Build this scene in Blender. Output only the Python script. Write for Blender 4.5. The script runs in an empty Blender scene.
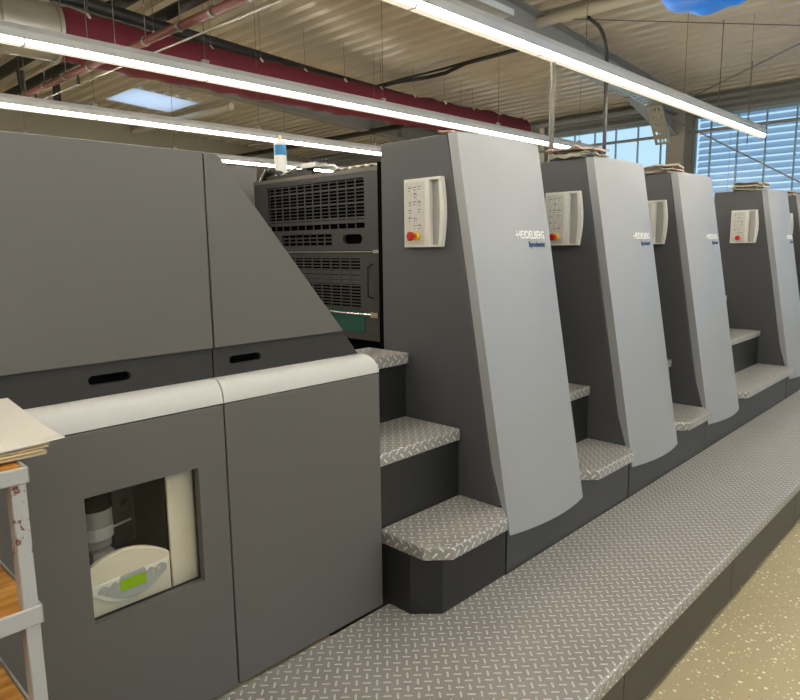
import bpy, bmesh, math, random
from mathutils import Vector, Matrix, noise
random.seed(7)
SC = bpy.context.scene
COL = SC.collection

# ------------------------------------------------------------------ helpers
def lin(c):
    return tuple(((v/255.0)/12.92 if v/255.0 <= 0.04045 else ((v/255.0+0.055)/1.055)**2.4) for v in c)

def new_mat(name):
    m = bpy.data.materials.new(name); m.use_nodes = True
    nt = m.node_tree; nt.nodes.clear()
    out = nt.nodes.new('ShaderNodeOutputMaterial')
    return m, nt, out

def paint(name, rgb, rough=0.5, metal=0.0, var=0.05, vscale=3.0, bump=0.0, bscale=300.0, spec=0.5, trans=0.0):
    m, nt, out = new_mat(name)
    N, L = nt.nodes.new, nt.links.new
    p = N('ShaderNodeBsdfPrincipled')
    tc = N('ShaderNodeTexCoord')
    nz = N('ShaderNodeTexNoise'); nz.inputs['Scale'].default_value = vscale; nz.inputs['Detail'].default_value = 4
    L(tc.outputs['Object'], nz.inputs['Vector'])
    mx = N('ShaderNodeMix'); mx.data_type = 'RGBA'
    c = lin(rgb)
    mx.inputs[6].default_value = (*[v*(1-var) for v in c], 1); mx.inputs[7].default_value = (*[min(1, v*(1+var)) for v in c], 1)
    L(nz.outputs['Fac'], mx.inputs[0]); L(mx.outputs[2], p.inputs['Base Color'])
    p.inputs['Roughness'].default_value = rough; p.inputs['Metallic'].default_value = metal
    p.inputs['Specular IOR Level'].default_value = spec
    if bump:
        n2 = N('ShaderNodeTexNoise'); n2.inputs['Scale'].default_value = bscale; n2.inputs['Detail'].default_value = 2
        L(tc.outputs['Object'], n2.inputs['Vector'])
        b = N('ShaderNodeBump'); b.inputs['Strength'].default_value = bump; b.inputs['Distance'].default_value = 0.002
        L(n2.outputs['Fac'], b.inputs['Height']); L(b.outputs['Normal'], p.inputs['Normal'])
    L(p.outputs[0], out.inputs[0])
    return m

def emit(name, rgb, s):
    m, nt, out = new_mat(name)
    e = nt.nodes.new('ShaderNodeEmission'); e.inputs[0].default_value = (*lin(rgb), 1); e.inputs[1].default_value = s
    nt.links.new(e.outputs[0], out.inputs[0]); return m

def glass_mat(name, tint=(255, 255, 255), fac=0.06):
    m, nt, out = new_mat(name)
    N, L = nt.nodes.new, nt.links.new
    t = N('ShaderNodeBsdfTransparent'); t.inputs[0].default_value = (*lin(tint), 1)
    g = N('ShaderNodeBsdfGlossy'); g.inputs['Roughness'].default_value = 0.2
    mx = N('ShaderNodeMixShader'); mx.inputs[0].default_value = fac
    L(t.outputs[0], mx.inputs[1]); L(g.outputs[0], mx.inputs[2]); L(mx.outputs[0], out.inputs[0])
    return m

def diamond_plate(name):
    m, nt, out = new_mat(name)
    N, L = nt.nodes.new, nt.links.new
    def math_(op, a, b=None, c=None):
        n = N('ShaderNodeMath'); n.operation = op
        for i, v in enumerate((a, b, c)):
            if v is None: continue
            if isinstance(v, (int, float)): n.inputs[i].default_value = v
            else: L(v, n.inputs[i])
        return n.outputs[0]
    uv = N('ShaderNodeUVMap'); uv.uv_map = 'UVMap'
    s = N('ShaderNodeSeparateXYZ'); L(uv.outputs[0], s.inputs[0])
    k = 1.0/(math.sqrt(2)*0.0333)
    u = math_('MULTIPLY', math_('ADD', s.outputs[0], s.outputs[1]), k)
    v = math_('MULTIPLY', math_('SUBTRACT', s.outputs[0], s.outputs[1]), k)
    fu0, fv0 = math_('FLOOR', u), math_('FLOOR', v)
    par = math_('FLOORED_MODULO', math_('ADD', fu0, fv0), 2.0)
    fu = math_('SUBTRACT', math_('SUBTRACT', u, fu0), 0.5)
    fv = math_('SUBTRACT', math_('SUBTRACT', v, fv0), 0.5)
    inv = math_('SUBTRACT', 1.0, par)
    a = math_('ADD', math_('MULTIPLY', fu, inv), math_('MULTIPLY', fv, par))
    b = math_('ADD', math_('MULTIPLY', fv, inv), math_('MULTIPLY', fu, par))
    a2 = math_('POWER', math_('ABSOLUTE', math_('DIVIDE', a, 0.45)), 2.0)
    b2 = math_('POWER', math_('ABSOLUTE', math_('DIVIDE', b, 0.12)), 2.0)
    h = math_('MAXIMUM', math_('SUBTRACT', math_('SUBTRACT', 1.0, a2), b2), 0.0)
    h = math_('POWER', h, 0.6)
    bp = N('ShaderNodeBump'); bp.inputs['Strength'].default_value = 1.0; bp.inputs['Distance'].default_value = 0.0045
    L(h, bp.inputs['Height'])
    tc = N('ShaderNodeTexCoord')
    nz = N('ShaderNodeTexNoise'); nz.inputs['Scale'].default_value = 5; nz.inputs['Detail'].default_value = 5
    L(tc.outputs['Object'], nz.inputs['Vector'])
    mx = N('ShaderNodeMix'); mx.data_type = 'RGBA'
    mx.inputs[6].default_value = (*lin((158, 153, 146)), 1); mx.inputs[7].default_value = (*lin((174, 170, 165)), 1)
    L(nz.outputs['Fac'], mx.inputs[0])
    worn = N('ShaderNodeMix'); worn.data_type = 'RGBA'
    worn.inputs[7].default_value = (*lin((255, 255, 253)), 1)  # lozenge tops whitened for wear, with lamp glints put into the colour
    L(mx.outputs[2], worn.inputs[6]); L(math_('MINIMUM', math_('MULTIPLY', h, 1.7), 1.0), worn.inputs[0])
    p = N('ShaderNodeBsdfPrincipled'); p.inputs['Metallic'].default_value = 0.3
    L(worn.outputs[2], p.inputs['Base Color'])
    L(math_('SUBTRACT', 0.40, math_('MULTIPLY', h, 0.16)), p.inputs['Roughness'])
    L(bp.outputs[0], p.inputs['Normal']); L(p.outputs[0], out.inputs[0])
    return m

def floor_mat():
    m, nt, out = new_mat('speckled_floor')
    N, L = nt.nodes.new, nt.links.new
    tc = N('ShaderNodeTexCoord')
    nz = N('ShaderNodeTexNoise'); nz.inputs['Scale'].default_value = 1.3; nz.inputs['Detail'].default_value = 4
    L(tc.outputs['Object'], nz.inputs['Vector'])
    mx = N('ShaderNodeMix'); mx.data_type = 'RGBA'
    mx.inputs[6].default_value = (*lin((182, 167, 130)), 1); mx.inputs[7].default_value = (*lin((198, 184, 150)), 1)
    L(nz.outputs['Fac'], mx.inputs[0])
    col = mx.outputs[2]
    for sc, th, rgb, seed in ((40, 0.27, (250, 244, 222), 0), (66, 0.28, (242, 233, 206), 3.3), (44, 0.12, (120, 108, 80), 7.7)):
        mp = N('ShaderNodeMapping'); mp.inputs['Location'].default_value = (seed, seed*2, 0)
        L(tc.outputs['Object'], mp.inputs[0])
        vo = N('ShaderNodeTexVoronoi'); vo.inputs['Scale'].default_value = sc; vo.inputs['Randomness'].default_value = 1
        L(mp.outputs[0], vo.inputs['Vector'])
        # keep only some of the cells as flakes
        sp = N('ShaderNodeSeparateColor'); L(vo.outputs['Color'], sp.inputs[0])
        pick = N('ShaderNodeMath'); pick.operation = 'LESS_THAN'; pick.inputs[1].default_value = 0.26; L(sp.outputs[0], pick.inputs[0])
        d = N('ShaderNodeMath'); d.operation = 'LESS_THAN'; d.inputs[1].default_value = th; L(vo.outputs['Distance'], d.inputs[0])
        f = N('ShaderNodeMath'); f.operation = 'MULTIPLY'; L(pick.outputs[0], f.inputs[0]); L(d.outputs[0], f.inputs[1])
        m2 = N('ShaderNodeMix'); m2.data_type = 'RGBA'; m2.inputs[7].default_value = (*lin(rgb), 1)
        L(f.outputs[0], m2.inputs[0]); L(col, m2.inputs[6]); col = m2.outputs[2]
    p = N('ShaderNodeBsdfPrincipled'); p.inputs['Roughness'].default_value = 0.38
    L(col, p.inputs['Base Color']); L(p.outputs[0], out.inputs[0]); return m

def wood_mat():
    m, nt, out = new_mat('oiled_wood')
    N, L = nt.nodes.new, nt.links.new
    tc = N('ShaderNodeTexCoord'); mp = N('ShaderNodeMapping'); mp.inputs['Scale'].default_value = (2.5, 30, 30)
    L(tc.outputs['Object'], mp.inputs[0])
    nz = N('ShaderNodeTexNoise'); nz.inputs['Scale'].default_value = 1.6; nz.inputs['Detail'].default_value = 6; nz.inputs['Distortion'].default_value = 0.6
    L(mp.outputs[0], nz.inputs['Vector'])
    cr = N('ShaderNodeValToRGB')
    cr.color_ramp.elements[0].position = 0.3; cr.color_ramp.elements[0].color = (*lin((168, 106, 34)), 1)
    cr.color_ramp.elements[1].position = 0.72; cr.color_ramp.elements[1].color = (*lin((236, 180, 92)), 1)
    L(nz.outputs['Fac'], cr.inputs[0])
    p = N('ShaderNodeBsdfPrincipled'); p.inputs['Roughness'].default_value = 0.4
    L(cr.outputs[0], p.inputs['Base Color']); L(p.outputs[0], out.inputs[0]); return m

def chipped_mat():
    m, nt, out = new_mat('chipped_grey_paint')
    N, L = nt.nodes.new, nt.links.new
    tc = N('ShaderNodeTexCoord')
    nz = N('ShaderNodeTexNoise'); nz.inputs['Scale'].default_value = 34; nz.inputs['Detail'].default_value = 6; nz.inputs['Roughness'].default_value = 0.7
    L(tc.outputs['Object'], nz.inputs['Vector'])
    big = N('ShaderNodeTexNoise'); big.inputs['Scale'].default_value = 6.5; big.inputs['Detail'].default_value = 3
    L(tc.outputs['Object'], big.inputs['Vector'])
    geo = N('ShaderNodeNewGeometry')
    ml = N('ShaderNodeMath'); ml.operation = 'MULTIPLY'; L(nz.outputs['Fac'], ml.inputs[0]); L(big.outputs['Fac'], ml.inputs[1])
    cr = N('ShaderNodeValToRGB'); cr.color_ramp.elements[0].position = 0.36; cr.color_ramp.elements[0].color = (0, 0, 0, 1)
    cr.color_ramp.elements[1].position = 0.375; cr.color_ramp.elements[1].color = (1, 1, 1, 1)
    L(ml.outputs[0], cr.inputs[0])
    mx = N('ShaderNodeMix'); mx.data_type = 'RGBA'
    mx.inputs[6].default_value = (*lin((176, 175, 174)), 1); mx.inputs[7].default_value = (*lin((112, 62, 42)), 1)
    L(cr.outputs[0], mx.inputs[0])
    p = N('ShaderNodeBsdfPrincipled'); p.inputs['Roughness'].default_value = 0.42
    L(mx.outputs[2], p.inputs['Base Color']); L(p.outputs[0], out.inputs[0]); return m

def slat_mat():
    m, nt, out = new_mat('blind_slat')
    N, L = nt.nodes.new, nt.links.new
    d = N('ShaderNodeBsdfDiffuse'); d.inputs[0].default_value = (*lin((215, 225, 234)), 1)
    t = N('ShaderNodeBsdfTranslucent'); t.inputs[0].default_value = (*lin((222, 234, 246)), 1)
    mx = N('ShaderNodeMixShader'); mx.inputs[0].default_value = 0.75
    L(d.outputs[0], mx.inputs[1]); L(t.outputs[0], mx.inputs[2]); L(mx.outputs[0], out.inputs[0]); return m

M = {}
M['cab'] = paint('cabinet_grey_paint', (98, 95, 91), 0.5, var=0.04, bump=0.12, bscale=420)
M['recess'] = paint('recess_black_grey', (47, 45, 43), 0.5, var=0.05, bump=0.1)
M['black'] = paint('black_void', (6, 6, 6), 0.9, spec=0.05)
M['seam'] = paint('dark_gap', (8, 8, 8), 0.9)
M['unit'] = paint('unit_charcoal_paint', (80, 80, 83), 0.5, var=0.05, bump=0.12, bscale=420)
M['base'] = paint('base_charcoal', (74, 73, 72), 0.5, var=0.05, bump=0.1)
M['riser'] = paint('riser_black', (34, 34, 33), 0.45, var=0.05)
M['silver'] = paint('silver_paint', (165, 166, 169), 0.42, metal=0.15, var=0.03, vscale=1.5, bump=0.05, bscale=500)
M['band'] = paint('white_band', (206, 204, 200), 0.35, var=0.02)
M['panelwhite'] = paint('control_white', (222, 221, 214), 0.42, var=0.02)
M['panelgrey'] = paint('control_recess', (176, 176, 172), 0.5, var=0.03)
M['key'] = paint('key_grey', (205, 204, 198), 0.5)
M['mark'] = paint('key_mark', (70, 70, 74), 0.6)
M['red'] = paint('stop_red', (190, 26, 18), 0.35)
M['yellow'] = paint('stop_yellow', (240, 200, 30), 0.4)
M['logo'] = paint('logo_white', (246, 246, 244), 0.4)
M['navy'] = paint('logo_blue', (44, 68, 118), 0.45)
M['diamond'] = diamond_plate('diamond_plate')
M['skirt'] = paint('skirt_brown_grey', (75, 71, 63), 0.45, var=0.06, bump=0.1)
M['floor'] = floor_mat()
M['wood'] = wood_mat()
M['chip'] = chipped_mat()
M['paper'] = paint('paper_white', (236, 232, 222), 0.6, var=0.01)
M['papertan'] = paint('paper_cream', (226, 204, 164), 0.7, var=0.06)
M['cream'] = paint('cream_plastic', (226, 218, 198), 0.45, var=0.02)
M['creamlite'] = paint('pale_plastic', (238, 236, 228), 0.4)
M['greyplastic'] = paint('grey_plastic', (176, 176, 176), 0.45)
M['lcd'] = emit('lcd_green', (150, 190, 30), 0.55)
M['lcdtext'] = paint('lcd_segment', (90, 120, 20), 0.5)
M['jar'] = paint('jar_translucent_grey', (150, 146, 142), 0.35)
M['jarlabel'] = paint('jar_label', (190, 186, 180), 0.5)
M['darkmetal'] = paint('dark_metal', (52, 48, 44), 0.4, metal=0.5, var=0.2, vscale=20)
M['chrome'] = paint('bright_metal', (200, 200, 198), 0.25, metal=0.9)
M['guard'] = paint('guard_black', (56, 56, 58), 0.42, var=0.05)
M['slatdark'] = paint('guard_slat', (64, 64, 66), 0.45)
M['teal'] = paint('teal_glass', (28, 78, 72), 0.25)
M['deck'] = paint('roof_deck_beige', (198, 188, 171), 0.28, var=0.08, vscale=0.6, spec=0.6)
M['wall'] = paint('wall_grey_beige', (142, 138, 122), 0.8, var=0.04)
M['steel'] = paint('girder_light_grey', (144, 145, 145), 0.5, var=0.04)
M['col'] = paint('column_grey', (158, 152, 144), 0.55, var=0.04)
M['lampbody'] = paint('lamp_housing', (206, 208, 210), 0.4, metal=0.2)
M['tube'] = emit('lamp_tube', (255, 248, 233), 55.0)
M['lens'] = emit('lamp_lens', (255, 243, 216), 1.0)
M['wire'] = paint('wire_grey', (110, 106, 98), 0.5, metal=0.4)
M['duct'] = paint('duct_red_fabric', (96, 20, 36), 0.8, var=0.18, vscale=6, bump=0.3, bscale=60)
M['galv'] = paint('galvanised', (160, 158, 150), 0.42, metal=0.6, var=0.12, vscale=5)
M['pipered'] = paint('pipe_red', (100, 44, 36), 0.6)
M['pipeblack'] = paint('pipe_black', (34, 33, 32), 0.55)
M['pipewhite'] = paint('pipe_white', (205, 198, 182), 0.5)
M['blue'] = paint('blue_plastic', (10, 128, 245), 0.6, var=0.12, vscale=9, bump=0.4, bscale=30)
M['frame'] = paint('window_frame', (150, 172, 182), 0.5)
M['pane'] = glass_mat('window_pane', (244, 250, 253), 0.02)
M['cabglass'] = glass_mat('cabinet_glass', (251, 251, 249), 0.02)
M['slat'] = slat_mat()
M['rag1'] = paint('rag_beige', (206, 196, 172), 0.9, var=0.2, vscale=14, bump=0.6, bscale=60)
M['rag2'] = paint('rag_grey', (180, 174, 160), 0.9, var=0.3, vscale=18, bump=0.6, bscale=60)
M['rag3'] = paint('rag_rose', (214, 186, 172), 0.9, var=0.12, vscale=14, bump=0.6, bscale=60)
M['ragdark'] = paint('rag_dark', (96, 92, 84), 0.95, var=0.4, vscale=14)
M['canwhite'] = paint('can_white', (226, 224, 220), 0.35)
M['canblue'] = paint('can_blue', (44, 132, 186), 0.35)
def opal(name, rgb):
    m, nt, out = new_mat(name); t = nt.nodes.new('ShaderNodeBsdfTranslucent'); t.inputs[0].default_value = (*lin(rgb), 1)
    nt.links.new(t.outputs[0], out.inputs[0]); return m
M['skyl'] = opal('skylight_opal', (245, 248, 252))

class MB:
    """collects shapes (world coordinates) and links them as one mesh object"""
    def __init__(s): s.bm = bmesh.new(); s.mi = 0
    def _face(s, vs):
        try:
            f = s.bm.faces.new(vs); f.material_index = s.mi; return f
        except ValueError: return None
    def box(s, x0, x1, y0, y1, z0, z1):
        v = [s.bm.verts.new(p) for p in ((x0,y0,z0),(x1,y0,z0),(x1,y1,z0),(x0,y1,z0),(x0,y0,z1),(x1,y0,z1),(x1,y1,z1),(x0,y1,z1))]
        for f in ((3,2,1,0),(4,5,6,7),(0,1,5,4),(1,2,6,5),(2,3,7,6),(3,0,4,7)): s._face([v[i] for i in f])
        return s
    def prism(s, pts, axis, a, b):
        """pts 2-D polygon; axis 'x': (y,z), 'y': (x,z), 'z': (x,y); extruded a..b"""
        mk = {'x': lambda p, t: (t, p[0], p[1]), 'y': lambda p, t: (p[0], t, p[1]), 'z': lambda p, t: (p[0], p[1], t)}[axis]
        A = [s.bm.verts.new(mk(p, a)) for p in pts]; B = [s.bm.verts.new(mk(p, b)) for p in pts]
        s._face(A[::-1]); s._face(B)
        n = len(pts)
        for i in range(n): s._face([A[i], A[(i+1) % n], B[(i+1) % n], B[i]])
        return s
    def holed(s, outer, holes, axis, a, b):
        """plate with holes"""
        mk = {'x': lambda p, t: (t, p[0], p[1]), 'y': lambda p, t: (p[0], t, p[1]), 'z': lambda p, t: (p[0], p[1], t)}[axis]
        loops = [outer] + list(holes); es = []; AV = []; BV = []
        for lp in loops:
            A = [s.bm.verts.new(mk(p, a)) for p in lp]; B = [s.bm.verts.new(mk(p, b)) for p in lp]
            AV.append(A); BV.append(B)
        for V in (AV, BV):
            ed = []
            for A in V:
                for i in range(len(A)): ed.append(s.bm.edges.new((A[i], A[(i+1) % len(A)])))
            r = bmesh.ops.triangle_fill(s.bm, use_beauty=True, use_dissolve=False, edges=ed)
            for g in r['geom']:
                if isinstance(g, bmesh.types.BMFace): g.material_index = s.mi
        for A, B in zip(AV, BV):
            n = len(A)
            for i in range(n): s._face([A[i], A[(i+1) % n], B[(i+1) % n], B[i]])
        return s
    def tube(s, pts, r, n=10, caps=True):
        pts = [Vector(p) for p in pts]; rs = r if isinstance(r, (list, tuple)) else [r]*len(pts)
        rings = []; up = None
        for i, p in enumerate(pts):
            d = (pts[min(i+1, len(pts)-1)] - pts[max(i-1, 0)]).normalized()
            if up is None: up = Vector((0, 0, 1)) if abs(d.z) < 0.9 else Vector((1, 0, 0))
            a = d.cross(up).normalized(); b = a.cross(d).normalized(); up = b
            rings.append([s.bm.verts.new(p + rs[i]*(math.cos(t)*a + math.sin(t)*b)) for t in [2*math.pi*k/n for k in range(n)]])
        for A, B in zip(rings, rings[1:]):
            for k in range(n): s._face([A[k], A[(k+1) % n], B[(k+1) % n], B[k]])
        if caps: s._face(rings[0][::-1]); s._face(rings[-1])
        return s
    def lathe(s, c, prof, n=24):
        """prof: list of (radius, z offset)"""
        return s.tube([(c[0], c[1], c[2]+z + 1e-5*i) for i, (r, z) in enumerate(prof)], [max(r, 1e-4) for r, z in prof], n)
    def grid(s, nx, ny, fn, thick=None):
        V = [[s.bm.verts.new(fn(i/nx, j/ny)) for j in range(ny+1)] for i in range(nx+1)]
        for i in range(nx):
            for j in range(ny): s._face([V[i][j], V[i+1][j], V[i+1][j+1], V[i][j+1]])
        if thick is not None:
            W = [[s.bm.verts.new(Vector(V[i][j].co) + Vector(thick)) for j in range(ny+1)] for i in range(nx+1)]
            for i in range(nx):
                for j in range(ny): s._face([W[i][j], W[i][j+1], W[i+1][j+1], W[i+1][j]])
            for i in range(nx):
                s._face([V[i][0], W[i][0], W[i+1][0], V[i+1][0]]); s._face([V[i][ny], V[i+1][ny], W[i+1][ny], W[i][ny]])
            for j in range(ny):
                s._face([V[0][j], V[0][j+1], W[0][j+1], W[0][j]]); s._face([V[nx][j], W[nx][j], W[nx][j+1], V[nx][j+1]])
        return s
    def build(s, name, mat, parent=None, bevel=0.0, smooth=True, uv=False, segs=2, ang=32):
        bm = s.bm
        bmesh.ops.recalc_face_normals(bm, faces=bm.faces)
        org = Vector((0, 0, 0)); q = parent
        while q is not None: org += q.location; q = q.parent
        bm.normal_update()
        own = Vector((0, 0, 0))
        if parent is None:
            xs = [v.co for v in bm.verts]
            own = Vector(((min(c.x for c in xs)+max(c.x for c in xs))/2, (min(c.y for c in xs)+max(c.y for c in xs))/2, min(c.z for c in xs)))
        if uv:
            lay = bm.loops.layers.uv.new('UVMap')
            for f in bm.faces:
                n = f.normal
                for lp in f.loops:
                    p = lp.vert.co
                    if abs(n.z) > 0.7: lp[lay].uv = (p.x, p.y)
                    else:
                        t = Vector((-n.y, n.x, 0)).normalized(); lp[lay].uv = (t.dot(p), p.z)
        me = bpy.data.meshes.new(name)
        bmesh.ops.translate(bm, verts=bm.verts, vec=-(org+own))
        bm.to_mesh(me); bm.free()
        for mm in (mat if isinstance(mat, list) else [mat]): me.materials.append(mm)
        if smooth:
            me.polygons.foreach_set('use_smooth', [True]*len(me.polygons)); me.set_sharp_from_angle(angle=math.radians(ang))
        o = bpy.data.objects.new(name, me); COL.objects.link(o)
        o.location = own
        if parent is not None: o.parent = parent
        if bevel:
            b = o.modifiers.new('bevel', 'BEVEL'); b.width = bevel; b.segments = segs; b.limit_method = 'ANGLE'; b.angle_limit = math.radians(40)
            b.harden_normals = False
        return o

def thing(name, label, cat, loc, group=None):
    o = bpy.data.objects.new(name, None); COL.objects.link(o); o.location = loc; o.empty_display_size = 0.1
    o['label'] = label; o['category'] = cat
    if group: o['group'] = group
    return o
def tag(o, label, cat, group=None):
    o['label'] = label; o['category'] = cat
    if group: o['group'] = group
    return o
def struct(o): o['kind'] = 'structure'; return o
def copy_tree(o, parent=None, off=None):
    c = o.copy(); COL.objects.link(c)
    if parent is not None: c.parent = parent
    if off is not None: c.location = o.location + Vector(off)
    for ch in list(o.children): copy_tree(ch, c)
    return c
def stadium(cx, cy, w, h, n=8):
    r = h/2; pts = []
    for k in range(n+1):
        t = -math.pi/2 + math.pi*k/n; pts.append((cx + w/2 - r + r*math.cos(t), cy + r*math.sin(t)))
    for k in range(n+1):
        t = math.pi/2 + math.pi*k/n; pts.append((cx - w/2 + r + r*math.cos(t), cy + r*math.sin(t)))
    return pts
def rect(x0, x1, y0, y1): return [(x0, y0), (x1, y0), (x1, y1), (x0, y1)]
def text_mesh(body, bold=0.0):
    cu = bpy.data.curves.new('txt', 'FONT'); cu.body = body; cu.size = 1; cu.extrude = 0.04; cu.offset = bold
    cu.resolution_u = 3
    o = bpy.data.objects.new('txt', cu); COL.objects.link(o)
    dg = bpy.context.evaluated_depsgraph_get()
    me = bpy.data.meshes.new_from_object(o.evaluated_get(dg))
    bpy.data.objects.remove(o); bpy.data.curves.remove(cu)
    return me

# ------------------------------------------------------------------ camera
F = 656.96
yaw, pit, rol = math.radians(43.8874), math.radians(8.8941), math.radians(0.6953)
fw = Vector((math.cos(yaw)*math.cos(pit), math.sin(yaw)*math.cos(pit), -math.sin(pit)))
rt = Vector((math.sin(yaw), -math.cos(yaw), 0)); dn = fw.cross(rt)
r2 = math.cos(rol)*rt + math.sin(rol)*dn; d2 = -math.sin(rol)*rt + math.cos(rol)*dn
cam = bpy.data.cameras.new('camera'); co = bpy.data.objects.new('camera', cam); COL.objects.link(co)
cam.sensor_fit = 'HORIZONTAL'; cam.sensor_width = 36; cam.lens = F/800*36; cam.clip_start = 0.02; cam.clip_end = 200
mw = Matrix((r2, -d2, -fw)).transposed().to_4x4(); mw.translation = (0, 0, 1.7)
co.matrix_world = mw; SC.camera = co

# ------------------------------------------------------------------ setting
XW = 13.5                       # window wall
def zc(x): return 4.5 + 0.0628*(XW - x)     # underside of the sloping roof deck
b = MB(); b.box(-5, XW, -4.5, 16.9, -0.1, 0); struct(b.build('floor', M['floor']))

SX0, SX1, SY0, SY1 = 6.37, 7.83, 13.45, 14.97
b = MB()
def deck(x0, x1, y0, y1):
    P = 0.262; prof = []
    k0 = math.floor(x0/P)
    k = k0
    xs = []
    while k*P < x1 + P:
        for fx, h in ((0.0, 0), (0.40, 0), (0.50, 1), (0.90, 1)):
            xs.append((k*P + fx*P, h))
        k += 1
    out = []
    for x, h in xs:
        if x < x0 or x > x1: continue
        out.append((x, h))
    out = [(x0, 0)] + out + [(x1, 0)]
    out = [(x, zc(x) + 0.075*h) for x, h in out]
    b.prism(out + [(x1, zc(x1)+0.14), (x0, zc(x0)+0.14)], 'y', y0, y1)
deck(-5, XW+0.2, -4.5, SY0); deck(-5, SX0, SY0, SY1); deck(SX1, XW+0.2, SY0, SY1); deck(-5, XW+0.2, SY1, 16.9)
struct(b.build('ceiling', M['deck'], smooth=False))
# skylight shaft and pane
wroot = MB()
for (x0, x1, y0, y1) in ((SX0-.05, SX0, SY0-.05, SY1+.05), (SX1, SX1+.05, SY0-.05, SY1+.05), (SX0, SX1, SY0-.05, SY0), (SX0, SX1, SY1, SY1+.05)):
    wroot.box(x0, x1, y0, y1, zc(SX0)+0.06, zc(SX0)+0.3)
w3 = struct(wroot.build('window_3', M['pipewhite']))
b = MB(); b.prism([(SX0, zc(SX0)+.012), (SX1, zc(SX1)+.012), (SX1, zc(SX1)+.015), (SX0, zc(SX0)+.015)], 'y', SY0, SY1); b.build('pane', M['skyl'], w3)
for ys in (SY0+.03, SY1-.03):
    b = MB(); b.prism([(SX0, zc(SX0)), (SX1, zc(SX1)), (SX1, zc(SX1)+.012), (SX0, zc(SX0)+.012)], 'y', ys-.03, ys+.03); b.build('rim', M['pipewhite'], w3)

# walls
b = MB(); b.box(-5.2, -5, -4.7, 17.1, -0.1, 6); struct(b.build('wall_left', M['wall']))
b = MB(); b.box(-5, XW+.2, 16.9, 17.1, -0.1, 6); struct(b.build('wall_back', M['wall']))
b = MB(); b.box(-5, XW+.2, -4.7, -4.5, -0.1, 1.0).box(-5, XW+.2, -4.7, -4.5, 3.8, 6).box(-5, -4.2, -4.7, -4.5, 1.0, 3.8).box(12.6, XW+.2, -4.7, -4.5, 1.0, 3.8)
struct(b.build('wall_front', M['wall']))
b = MB()
for z in (1.0, 3.74): b.box(-4.2, 12.6, -4.65, -4.55, z, z+.06)
for k in range(15): b.box(-4.2+1.196*k, -4.14+1.196*k, -4.65, -4.55, 1.06, 3.74)
w4 = struct(b.build('fill_window', M['frame']))  # window row behind the camera, added to throw soft daylight on the press
b = MB(); b.box(-4.2, 12.6, -4.605, -4.597, 1.06, 3.74); b.build('pane', M['pane'], w4)
ZS, ZT = 1.0, 4.13
b = MB()
for (y0, y1, z0, z1) in ((-4.5, 16.9, -0.1, ZS), (-4.5, 16.9, ZT, zc(XW)+.05), (8.08, 16.9, ZS, ZT), (-4.5, -4.0, ZS, ZT), (5.02, 5.40, ZS, ZT)):
    b.box(XW, XW+.2, y0, y1, z0, z1)
struct(b.build('wall_right', M['wall']))
# ribbed eave cladding above the windows
b = MB()
for z in (4.16, 4.28, 4.40):
    b.prism([(XW, z-.02), (XW-.05, z), (XW-.05, z+.03), (XW, z+.09)], 'y', -4.4, 16.8)
struct(b.build('trim_1', M['steel']))

def window(name, y0, y1, k0, k1):
    b = MB()
    b.box(XW+.02, XW+.1, y0, y1, ZT-.05, ZT).box(XW+.02, XW+.1, y0, y1, ZS, ZS+.05).box(XW+.02, XW+.1, y0, y0+.04, ZS, ZT).box(XW+.02, XW+.1, y1-.04, y1, ZS, ZT)
    w = struct(b.build(name, M['frame']))
    for k in range(k0, k1):
        y = 7.595 - 0.4805*k
        m = MB(); m.box(XW+.02, XW+.07, y-.011, y+.011, ZS+.05, ZT-.05); m.build('mullion', M['frame'], w)
    p = MB(); p.box(XW+.05, XW+.058, y0+.04, y1-.04, ZS+.05, ZT-.05); p.build('pane', M['pane'], w)
    return w
window('window_1', 5.40, 8.08, 0, 5)
window('window_2', -4.0, 5.02, 6, 24)
# outside venetian blind behind the right hand bay
bl = thing('venetian_blind', 'pale horizontal slat blind outside the wide window right of the grey column', 'blind', (XW+.18, 0.5, ZS))
b = MB()
z = ZS+.06
while z < ZT-.03:
    b.prism([(XW+.15, z), (XW+.215, z+.098), (XW+.215, z+.101), (XW+.15, z+.004)], 'y', -3.95, 4.97)
    z += 0.124
sl = b.build('slats', M['slat'], bl, smooth=False)
b = MB()
for y in (-3, -1.5, 0.0, 1.5, 3.0, 4.4): b.tube([(XW+.18, y, ZS), (XW+.18, y, ZT)], .003, 6)
b.build('cord', M['wire'], bl)
b = MB(); b.box(XW+.14, XW+.24, -3.95, 4.97, ZT-.03, ZT+.02); b.build('head_rail', M['lampbody'], bl)

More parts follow.
